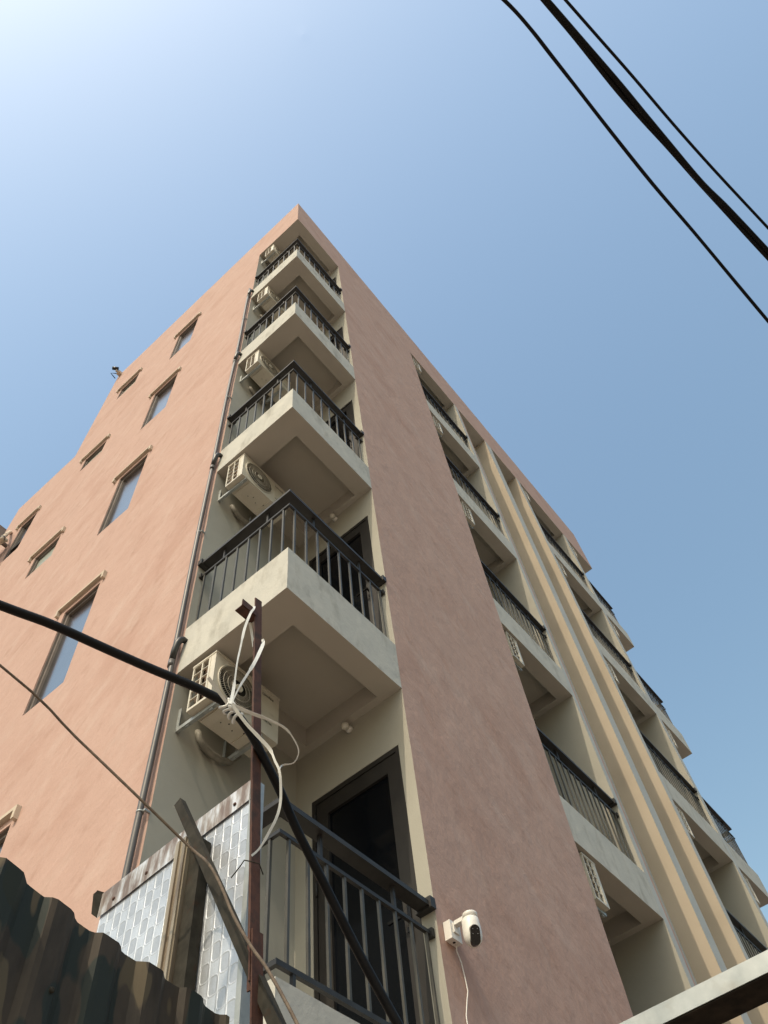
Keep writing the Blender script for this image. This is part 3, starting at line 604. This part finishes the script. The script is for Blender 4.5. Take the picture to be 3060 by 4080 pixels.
# bullet camera on the roof edge, vents at the far left end
t = thing('bullet_camera', 'small dark bullet camera bracketed to the top of the pink side wall', 'security camera', (0, 6.15, 19.5))
g = G(); g.box(-0.1, -0.001, 6.02, 6.12, 19.42, 19.52).box(-0.16, -0.1, 6.05, 6.09, 19.44, 19.5); g.build('bracket', TRIM, t)
g = G(); g.tube([(-0.13, 6.03, 19.55), (-0.24, 6.13, 19.56)], 0.045, 12); g.build('camera_body', BLACKG, t)
g = G(); g.tube([(-0.11, 6.10, 19.40), (-0.2, 6.2, 19.42), (-0.05, 6.19, 19.34)], 0.012, 6); g.build('cable', RUBBER, t)
t = thing('vent_pipes', 'cream elbow vent pipes sticking out of the far left end of the side wall', 'pipe', (0, 7.6, 12.4))
g = G(); g.tube([(0.0, 7.567, 13.70), (-0.05, 7.45, 13.55), (-0.12, 7.268, 13.21), (-0.2, 7.05, 12.75), (-0.22, 7.03, 12.6)], 0.035, 12); g.build('pipe', TRIM, t)
g = G(); g.tube([(-0.12, 7.08, 12.78), (-0.17, 7.09, 12.72), (-0.2, 7.10, 12.6), (-0.2, 7.18, 12.45)], 0.04, 12); g.build('elbow', TRIM, t)
g = G(); g.lathe((-0.2, 7.06, 12.7), [(0.05, 0), (0.05, 0.05)], 'z', 14); g.tube([(-0.2, 7.2, 12.45), (-0.1, 7.15, 12.2), (0, 7.1, 12.1)], 0.03, 10); g.build('pipe_collar', PIPE, t)
t = thing('wall_cabinet', 'dark grey box with slots at the left edge beside the cream vent pipes', 'cabinet', (-0.2, 7.5, 13))
g = G(); g.box(-0.40, -0.20, 7.13, 7.75, 12.80, 13.10); bevel(g.build('box', FRAME, t), 0.02)
g = G()
for z in (12.86, 12.93, 13.0): g.box(-0.196, -0.19, 7.2, 7.6, z, z + 0.025)
g.build('vent_slot', PIPEB, t)
g = G(); g.box(-0.2, 0.0, 7.3, 7.36, 12.95, 13.0); g.build('bracket', FRAME, t)

# ------------------------------------------------------------------ overhead cables
def smooth(pts, n=6):
    pts = [Vector(p) for p in pts]; out = []; L_ = len(pts)
    for i in range(L_ - 1):
        p0, p1, p2, p3 = pts[max(i - 1, 0)], pts[i], pts[i + 1], pts[min(i + 2, L_ - 1)]
        for k in range(n):
            t = k / n; out.append(0.5 * ((2 * p1) + (-p0 + p2) * t + (2 * p0 - 5 * p1 + 4 * p2 - p3) * t * t + (-p0 + 3 * p1 - 3 * p2 + p3) * t ** 3))
    out.append(pts[-1]); return out
def wire(name, label, pts, r, mt=RUBBER, tw=0.0, cat='cable', grp=None):
    pts = [Vector(p) for p in pts]; a = (pts[0] - pts[min(3, len(pts) - 1)]).normalized(); b = (pts[-1] - pts[-3]).normalized(); a.z = b.z = 0
    core = smooth(pts, 4); pts = [pts[0] + a * 14, pts[0] + a * 4, pts[0] + a * 0.6] + core + [pts[-1] + b * 0.6, pts[-1] + b * 6, pts[-1] + b * 22]
    r = max(r) if isinstance(r, list) else r
    ps = pts; rr = [r * (1 + tw * math.sin(i * 0.55)) for i in range(len(ps))]
    g = G(); g.tube(ps, rr, 8); o = g.build(name, mt); o['label'] = label; o['category'] = cat
    if grp: o['group'] = grp
    return o
GW = 'overhead cables crossing the sky'
wire('overhead_cable', 'thin black overhead cable, leftmost line across the upper right sky', [(-1.72, -3.424, 6.0), (-1.56, -3.462, 6.0), (-1.383, -3.490, 6.0), (-1.213, -3.509, 6.0), (-0.949, -3.54, 6.0), (-0.527, -3.588, 6.0), (-0.038, -3.65, 6.0), (0.46, -3.727, 6.0), (1.008, -3.805, 6.0), (1.472, -3.872, 6.0)], 0.0125, tw=0.04, grp=GW)
wire('overhead_cable', 'thick black overhead cable twisted with a thinner one in the upper right sky', [(-1.484, -3.65, 6.0), (-1.279, -3.69, 6.0), (-0.824, -3.770, 6.0), (-0.483, -3.822, 6.0), (-0.185, -3.872, 6.0), (0.199, -3.934, 6.0), (0.453, -3.995, 6.0), (0.723, -4.056, 6.0), (0.982, -4.108, 6.0)], 0.021, tw=0.08, grp=GW)
wire('overhead_cable', 'second black cable touching the thick one in the upper right sky', [(-1.485, -3.640, 6.0), (-1.241, -3.679, 6.0), (-1.008, -3.712, 6.0), (-0.727, -3.752, 6.0), (-0.45, -3.800, 6.0), (-0.179, -3.855, 6.0), (0.183, -3.925, 6.02), (0.445, -3.972, 6.0), (0.729, -4.028, 6.0), (1.028, -4.088, 6.0)], 0.015, tw=0.04, grp=GW)
wire('overhead_cable', 'thinnest black overhead line, uppermost at the right edge of the sky', [(-1.396, -3.752, 6.0), (-1.11, -3.806, 6.0), (-0.736, -3.877, 6.0), (-0.287, -3.956, 6.0), (0.179, -4.047, 6.0), (0.812, -4.182, 6.0)], 0.010, grp=GW)

# ------------------------------------------------------------------ foreground shed: foil panel, stud, camouflage sheet
t = thing('foil_panel', 'silver foil insulation board with embossed pads below the corner balcony', 'insulation panel', (-1.12, -0.7, GZ))
g = G(0.004, 0.04); X = -1.12
g.quad((X, -0.986, GZ), (X, -0.372, GZ), (X, -0.372, 1.50), (X, -0.986, 1.545)); g.quad((X + 0.03, -0.372, GZ), (X + 0.03, -0.986, GZ), (X + 0.03, -0.986, 1.545), (X + 0.03, -0.372, 1.50)); g.build('foil_sheet', FOIL, t)
g = G(0.003, 0.03); g.quad((X - 0.006, -0.986, 1.535), (X - 0.006, -0.365, 1.485), (X - 0.004, -0.362, 1.567), (X - 0.004, -0.986, 1.607)); g.quad((X - 0.004, -0.986, 1.607), (X - 0.004, -0.362, 1.567), (X + 0.032, -0.372, 1.56), (X + 0.032, -0.986, 1.60)); g.build('top_hem', HEM, t)
g = G(); g.quad((X - 0.006, -0.365, 1.487), (X - 0.02, -0.352, 1.50), (X - 0.028, -0.350, 1.560), (X - 0.004, -0.362, 1.567)); g.quad((X - 0.004, -0.362, 1.567), (X - 0.028, -0.350, 1.560), (X - 0.02, -0.355, 1.575), (X + 0.01, -0.37, 1.57)); g.build('bent_corner', BARM, t)
g = G(); g.box(X - 0.004, X + 0.035, -1.004, -0.987, GZ, 1.60); g.build('edge_strip', GALV, t)
for y in (-0.43, -0.57, -0.70, -0.93):
    g = G(); g.lathe((X - 0.004, y, 1.512 - (y + 0.372) * 0.075), [(0.0045, 0.0), (0.006, -0.003), (0.003, -0.006)], 'x', 8); g.build('screw', RUST, t)
t = thing('metal_stud', 'brown streaked upright channel standing against the foil panel', 'post', (-1.15, -0.8, GZ))
g = G(); g.box(-1.17, -1.1245, -0.800, -0.748, GZ, 1.50); g.box(-1.176, -1.170, -0.796, -0.786, GZ, 1.498).box(-1.176, -1.170, -0.770, -0.760, GZ, 1.498); bevel(g.build('channel', STUD, t), 0.004)
g = G(); g.box(-1.158, -1.1245, -0.845, -0.8005, GZ, 1.475); g.build('dark_flange', BARM, t)
t = thing('corrugated_sheet', 'dark camouflage painted corrugated metal sheet in the lower left corner', 'fence', (-1.8, -1.0, GZ))
g = G(); n = 160; prof = []; PT = 0.128
for i in range(n + 1):
    x = -2.9 + (1.76) * i / n; ph = ((x + 3) / PT) % 1.0
    h = 0.0 if ph < 0.30 else ((ph - 0.30) / 0.16 if ph < 0.46 else (1.0 if ph < 0.78 else (1 - (ph - 0.78) / 0.22)))
    prof.append((x, -1.075 + (x + 1.775) * 0.16 - 0.017 * h * h * (3 - 2 * h), 0.95 + 0.006 * math.sin(x * 9)))
rows = [GZ, -0.8, 0.0, 0.45, 0.7, 0.85]
for i in range(n):
    (x0, y0, z0), (x1, y1, z1) = prof[i], prof[i + 1]; zz0 = rows + [z0]; zz1 = rows + [z1]
    for j in range(len(rows)): g.poly([(x0, y0, zz0[j]), (x1, y1, zz1[j]), (x1, y1, zz1[j + 1]), (x0, y0, zz0[j + 1])])
sh = g.build('sheet', CAMO, t); m_ = sh.modifiers.new('solid', 'SOLIDIFY'); m_.thickness = 0.0018
for x in (-2.15, -1.62, -1.30):
    g = G(); yy = -1.075 + (x + 1.775) * 0.16 - 0.014; g.lathe((x, yy, 0.80), [(0.004, 0), (0.006, -0.004), (0.003, -0.007)], 'y', 8); g.build('screw', BARM, t)

# rusty angle post with its welded cross piece
t = thing('rusty_post', 'rust red steel angle post with short cross piece welded at its top', 'post', (-1.22, -1.14, GZ))
def px_(z): return -1.206 + (0.866 - z) * 0.0585          # left edge of the front flange, leaning
def angle_iron(z0, z1, w, dx, y, cut=0.0):
    g = G(); t_ = 0.004
    for fx, fy0, fy1 in (('f', y, y + t_), ('s', y + t_, y + 0.034)):
        xa0, xa1 = px_(z0) + dx, px_(z1) + dx
        if fx == 'f': A = [(xa0, fy0, z0), (xa0 + w, fy0, z0), (xa1 + w, fy0, z1 + cut), (xa1, fy0, z1)]; Bq = [(p[0], fy1, p[2]) for p in A]
        else: A = [(xa0 + w - t_, fy0, z0), (xa0 + w, fy0, z0), (xa1 + w, fy0, z1 + cut), (xa1 + w - t_, fy0, z1 + cut)]; Bq = [(p[0], fy1, p[2]) for p in A]
        g.quad(*A); g.quad(*reversed(Bq))
        for i in range(4): j = (i + 1) % 4; g.quad(A[j], A[i], Bq[i], Bq[j])
    return g
angle_iron(0.95, 2.187, 0.030, 0.0, -1.12, 0.006).build('upper_angle', RUST, t)
angle_iron(GZ, 1.058, 0.033, 0.002, -1.1255).build('lower_angle', RUST, t)
g = G(); g.box(-1.338, -1.272, -1.122, -1.118, 2.095, 2.124); g.box(-1.338, -1.266, -1.118, -1.088, 2.091, 2.095); g.build('cross_piece', RUST, t)
g = G(); g.tube([(-1.19, -1.124, 1.20), (-1.21, -1.13, 1.215), (-1.235, -1.127, 1.21), (-1.24, -1.11, 1.22), (-1.235, -1.09, 1.215), (-1.245, -1.075, 1.19)], 0.0015, 5); g.build('tie_wire', BARM, t)

# leaning rectangular tube with an open end
t = thing('leaning_steel_tube', 'dull steel box tube with open end leaning behind the rusty post', 'metal bar', (-1.18, -1.18, 0.85))
a, b_ = Vector((-1.18, -0.748, 1.635)), Vector((-1.18, -1.50, 0.25)); d = (b_ - a).normalized(); r_ = Vector((1, 0, 0)); u_ = d.cross(r_).normalized()
g = G(); hw, hh, th = 0.0105, 0.0135, 0.0018
oc = [(-hw, -hh), (hw, -hh), (hw, hh), (-hw, hh)]; ic = [(-hw + th, -hh + th), (hw - th, -hh + th), (hw - th, hh - th), (-hw + th, hh - th)]
pp = lambda p, q: p + r_ * q[0] + u_ * q[1]
for i in range(4):
    j = (i + 1) % 4; g.quad(pp(a, oc[i]), pp(a, oc[j]), pp(b_, oc[j]), pp(b_, oc[i])); g.quad(pp(a, ic[i]), pp(a, ic[j]), pp(b_, ic[j]), pp(b_, ic[i])); g.quad(pp(a, oc[i]), pp(a, oc[j]), pp(a, ic[j]), pp(a, ic[i]))
g.build('tube', BARM, t)
# near galvanised purlin, lower right
t = thing('galvanised_beam', 'galvanised rectangular beam crossing the lower right corner close to the camera', 'beam', (-0.9, -2.2, GZ))
g = G(); g.box(-0.938, -0.858, -3.6, -1.25, 0.6735, 0.703); bevel(g.build('beam', GALV, t), 0.009, 4)
g = G(); g.box(-0.936, -0.860, -3.6, -1.25, 0.671, 0.6733); g.build('underside', mat('painted_shade_underside', [(0.012, 0.010, 0.009), (0.03, 0.024, 0.018)], scale=30, rough=0.8, spec=0.1), t)  # thin near-black sheet: the beam's shaded underside put into the colour
g = G(); g.box(-0.93, -0.87, -1.32, -1.26, GZ, 0.6705); g.box(-0.93, -0.87, -3.55, -3.49, GZ, 0.6705); g.build('support_post', GALV, t)

# ------------------------------------------------------------------ thick black cable, cord, straps
cab = [(-2.9, -0.62, 1.66), (-2.3, -0.79, 1.695), (-1.947, -0.903, 1.7), (-1.825, -0.945, 1.701), (-1.701, -0.986, 1.691), (-1.575, -1.033, 1.675), (-1.457, -1.085, 1.655), (-1.376, -1.12, 1.634), (-1.337, -1.13, 1.618), (-1.27, -1.133, 1.577), (-1.203, -1.128, 1.524), (-1.136, -1.122, 1.468), (-1.068, -1.114, 1.401), (-0.961, -1.113, 1.294), (-0.84, -1.119, 1.157), (-0.727, -1.139, 1.016), (-0.5, -1.2, 0.7), (-0.1, -1.3, 0.0)]
g = G(); g.tube(smooth(cab), 0.0122, 12); o = g.build('power_cable', RUBBER); o['label'] = 'thick black cable tied to the rusty post, sagging across the balconies'; o['category'] = 'cable'
rope = [(-2.6, -0.35, 2.2), (-1.8, -0.655, 1.797), (-1.55, -0.724, 1.656), (-1.38, -0.846, 1.471), (-1.25, -0.912, 1.36), (-1.25, -0.993, 1.269), (-1.25, -1.048, 1.181), (-1.25, -1.099, 1.083), (-1.25, -1.16, 0.987), (-1.25, -1.214, 0.912), (-1.25, -1.296, 0.777), (-1.25, -1.45, 0.5)]
g = G(); g.tube(smooth(rope, 4), 0.0036, 8); o = g.build('cord', ROPE); o['label'] = 'thin brown cord running down over the stud and along the steel tube'; o['category'] = 'cord'
t = thing('packing_strap', 'white plastic strap knotted round the black cable and looped over the post', 'strap', (-1.37, -1.16, 1.59))
view = Vector((-2.35, -2.32, 0))
def ribbon(pts, w, tw=0.0, n=5):
    g = G(); ps = smooth(pts, n); L_ = len(ps); pr = []
    for i, p in enumerate(ps):
        tdir = (ps[min(i + 1, L_ - 1)] - ps[max(i - 1, 0)]).normalized(); s_ = tdir.cross((p - view).normalized()).normalized()
        s2 = (Matrix.Rotation(tw * math.sin(i / L_ * 6.0), 3, tdir) @ s_); ww = w[min(int(i / max(1, L_) * len(w)), len(w) - 1)] if isinstance(w, list) else w
        ww *= 0.66
        pr.append((p - s2 * ww / 2, p + s2 * ww / 2))
    for i in range(L_ - 1): g.quad(pr[i][0], pr[i][1], pr[i + 1][1], pr[i + 1][0])
    ob = g.build('strap_end', STRAP, t); m = ob.modifiers.new('solid', 'SOLIDIFY'); m.thickness = 0.0007; return ob
ribbon([(-1.374, -1.159, 1.593), (-1.361, -1.150, 1.673), (-1.361, -1.153, 1.771), (-1.350, -1.147, 1.847), (-1.343, -1.150, 1.943), (-1.328, -1.153, 2.027), (-1.300, -1.135, 2.094), (-1.292, -1.128, 2.122)], [0.013, 0.007, 0.008, 0.012, 0.011, 0.011], 0.25, 7)
ribbon([(-1.372, -1.16, 1.593), (-1.357, -1.165, 1.658), (-1.337, -1.170, 1.722), (-1.315, -1.172, 1.787), (-1.290, -1.165, 1.862), (-1.262, -1.150, 1.945), (-1.246, -1.128, 1.996)], [0.006, 0.010, 0.015, 0.016, 0.014], 0.2, 7)
ribbon([(-1.243, -1.085, 2.0), (-1.255, -1.086, 2.05), (-1.272, -1.09, 2.09)], 0.012)
ribbon([(-1.454, -1.152, 1.635), (-1.425, -1.153, 1.619), (-1.382, -1.154, 1.595)], 0.014)
ribbon([(-1.37, -1.161, 1.592), (-1.322, -1.185, 1.579), (-1.277, -1.211, 1.567), (-1.234, -1.231, 1.551), (-1.198, -1.233, 1.526), (-1.18, -1.226, 1.508), (-1.177, -1.205, 1.49), (-1.195, -1.181, 1.486), (-1.243, -1.215, 1.41)], [0.014, 0.009, 0.005, 0.004, 0.006], 0.4)
ribbon([(-1.37, -1.161, 1.592), (-1.328, -1.174, 1.547), (-1.296, -1.191, 1.51), (-1.269, -1.208, 1.474), (-1.256, -1.215, 1.44), (-1.243, -1.221, 1.405), (-1.223, -1.207, 1.348), (-1.221, -1.195, 1.305), (-1.229, -1.176, 1.262), (-1.24, -1.16, 1.225), (-1.257, -1.152, 1.2)], [0.013, 0.014, 0.009, 0.010, 0.010, 0.007], 0.25)
g = G()
for k in range(4):
    c0 = Vector((-1.362 + 0.012 * k, -1.124 - 0.003 * k, 1.625 - 0.009 * k)); ax = (Vector((-1.27, -1.133, 1.577)) - Vector((-1.376, -1.12, 1.634))).normalized(); u0 = ax.cross(Vector((0, 0, 1))).normalized(); w0 = ax.cross(u0)
    g.tube([c0 + (u0 * math.cos(a) + w0 * math.sin(a)) * 0.0158 + ax * 0.005 * math.sin(a * 2 + k) for a in [i * math.pi / 8 for i in range(17)]], 0.0042, 7)
g.tube([(-1.372, -1.150, 1.60), (-1.366, -1.158, 1.602), (-1.358, -1.160, 1.596), (-1.356, -1.156, 1.588), (-1.364, -1.152, 1.586), (-1.372, -1.156, 1.592)], 0.006, 8)
g.build('knot', STRAP, t)
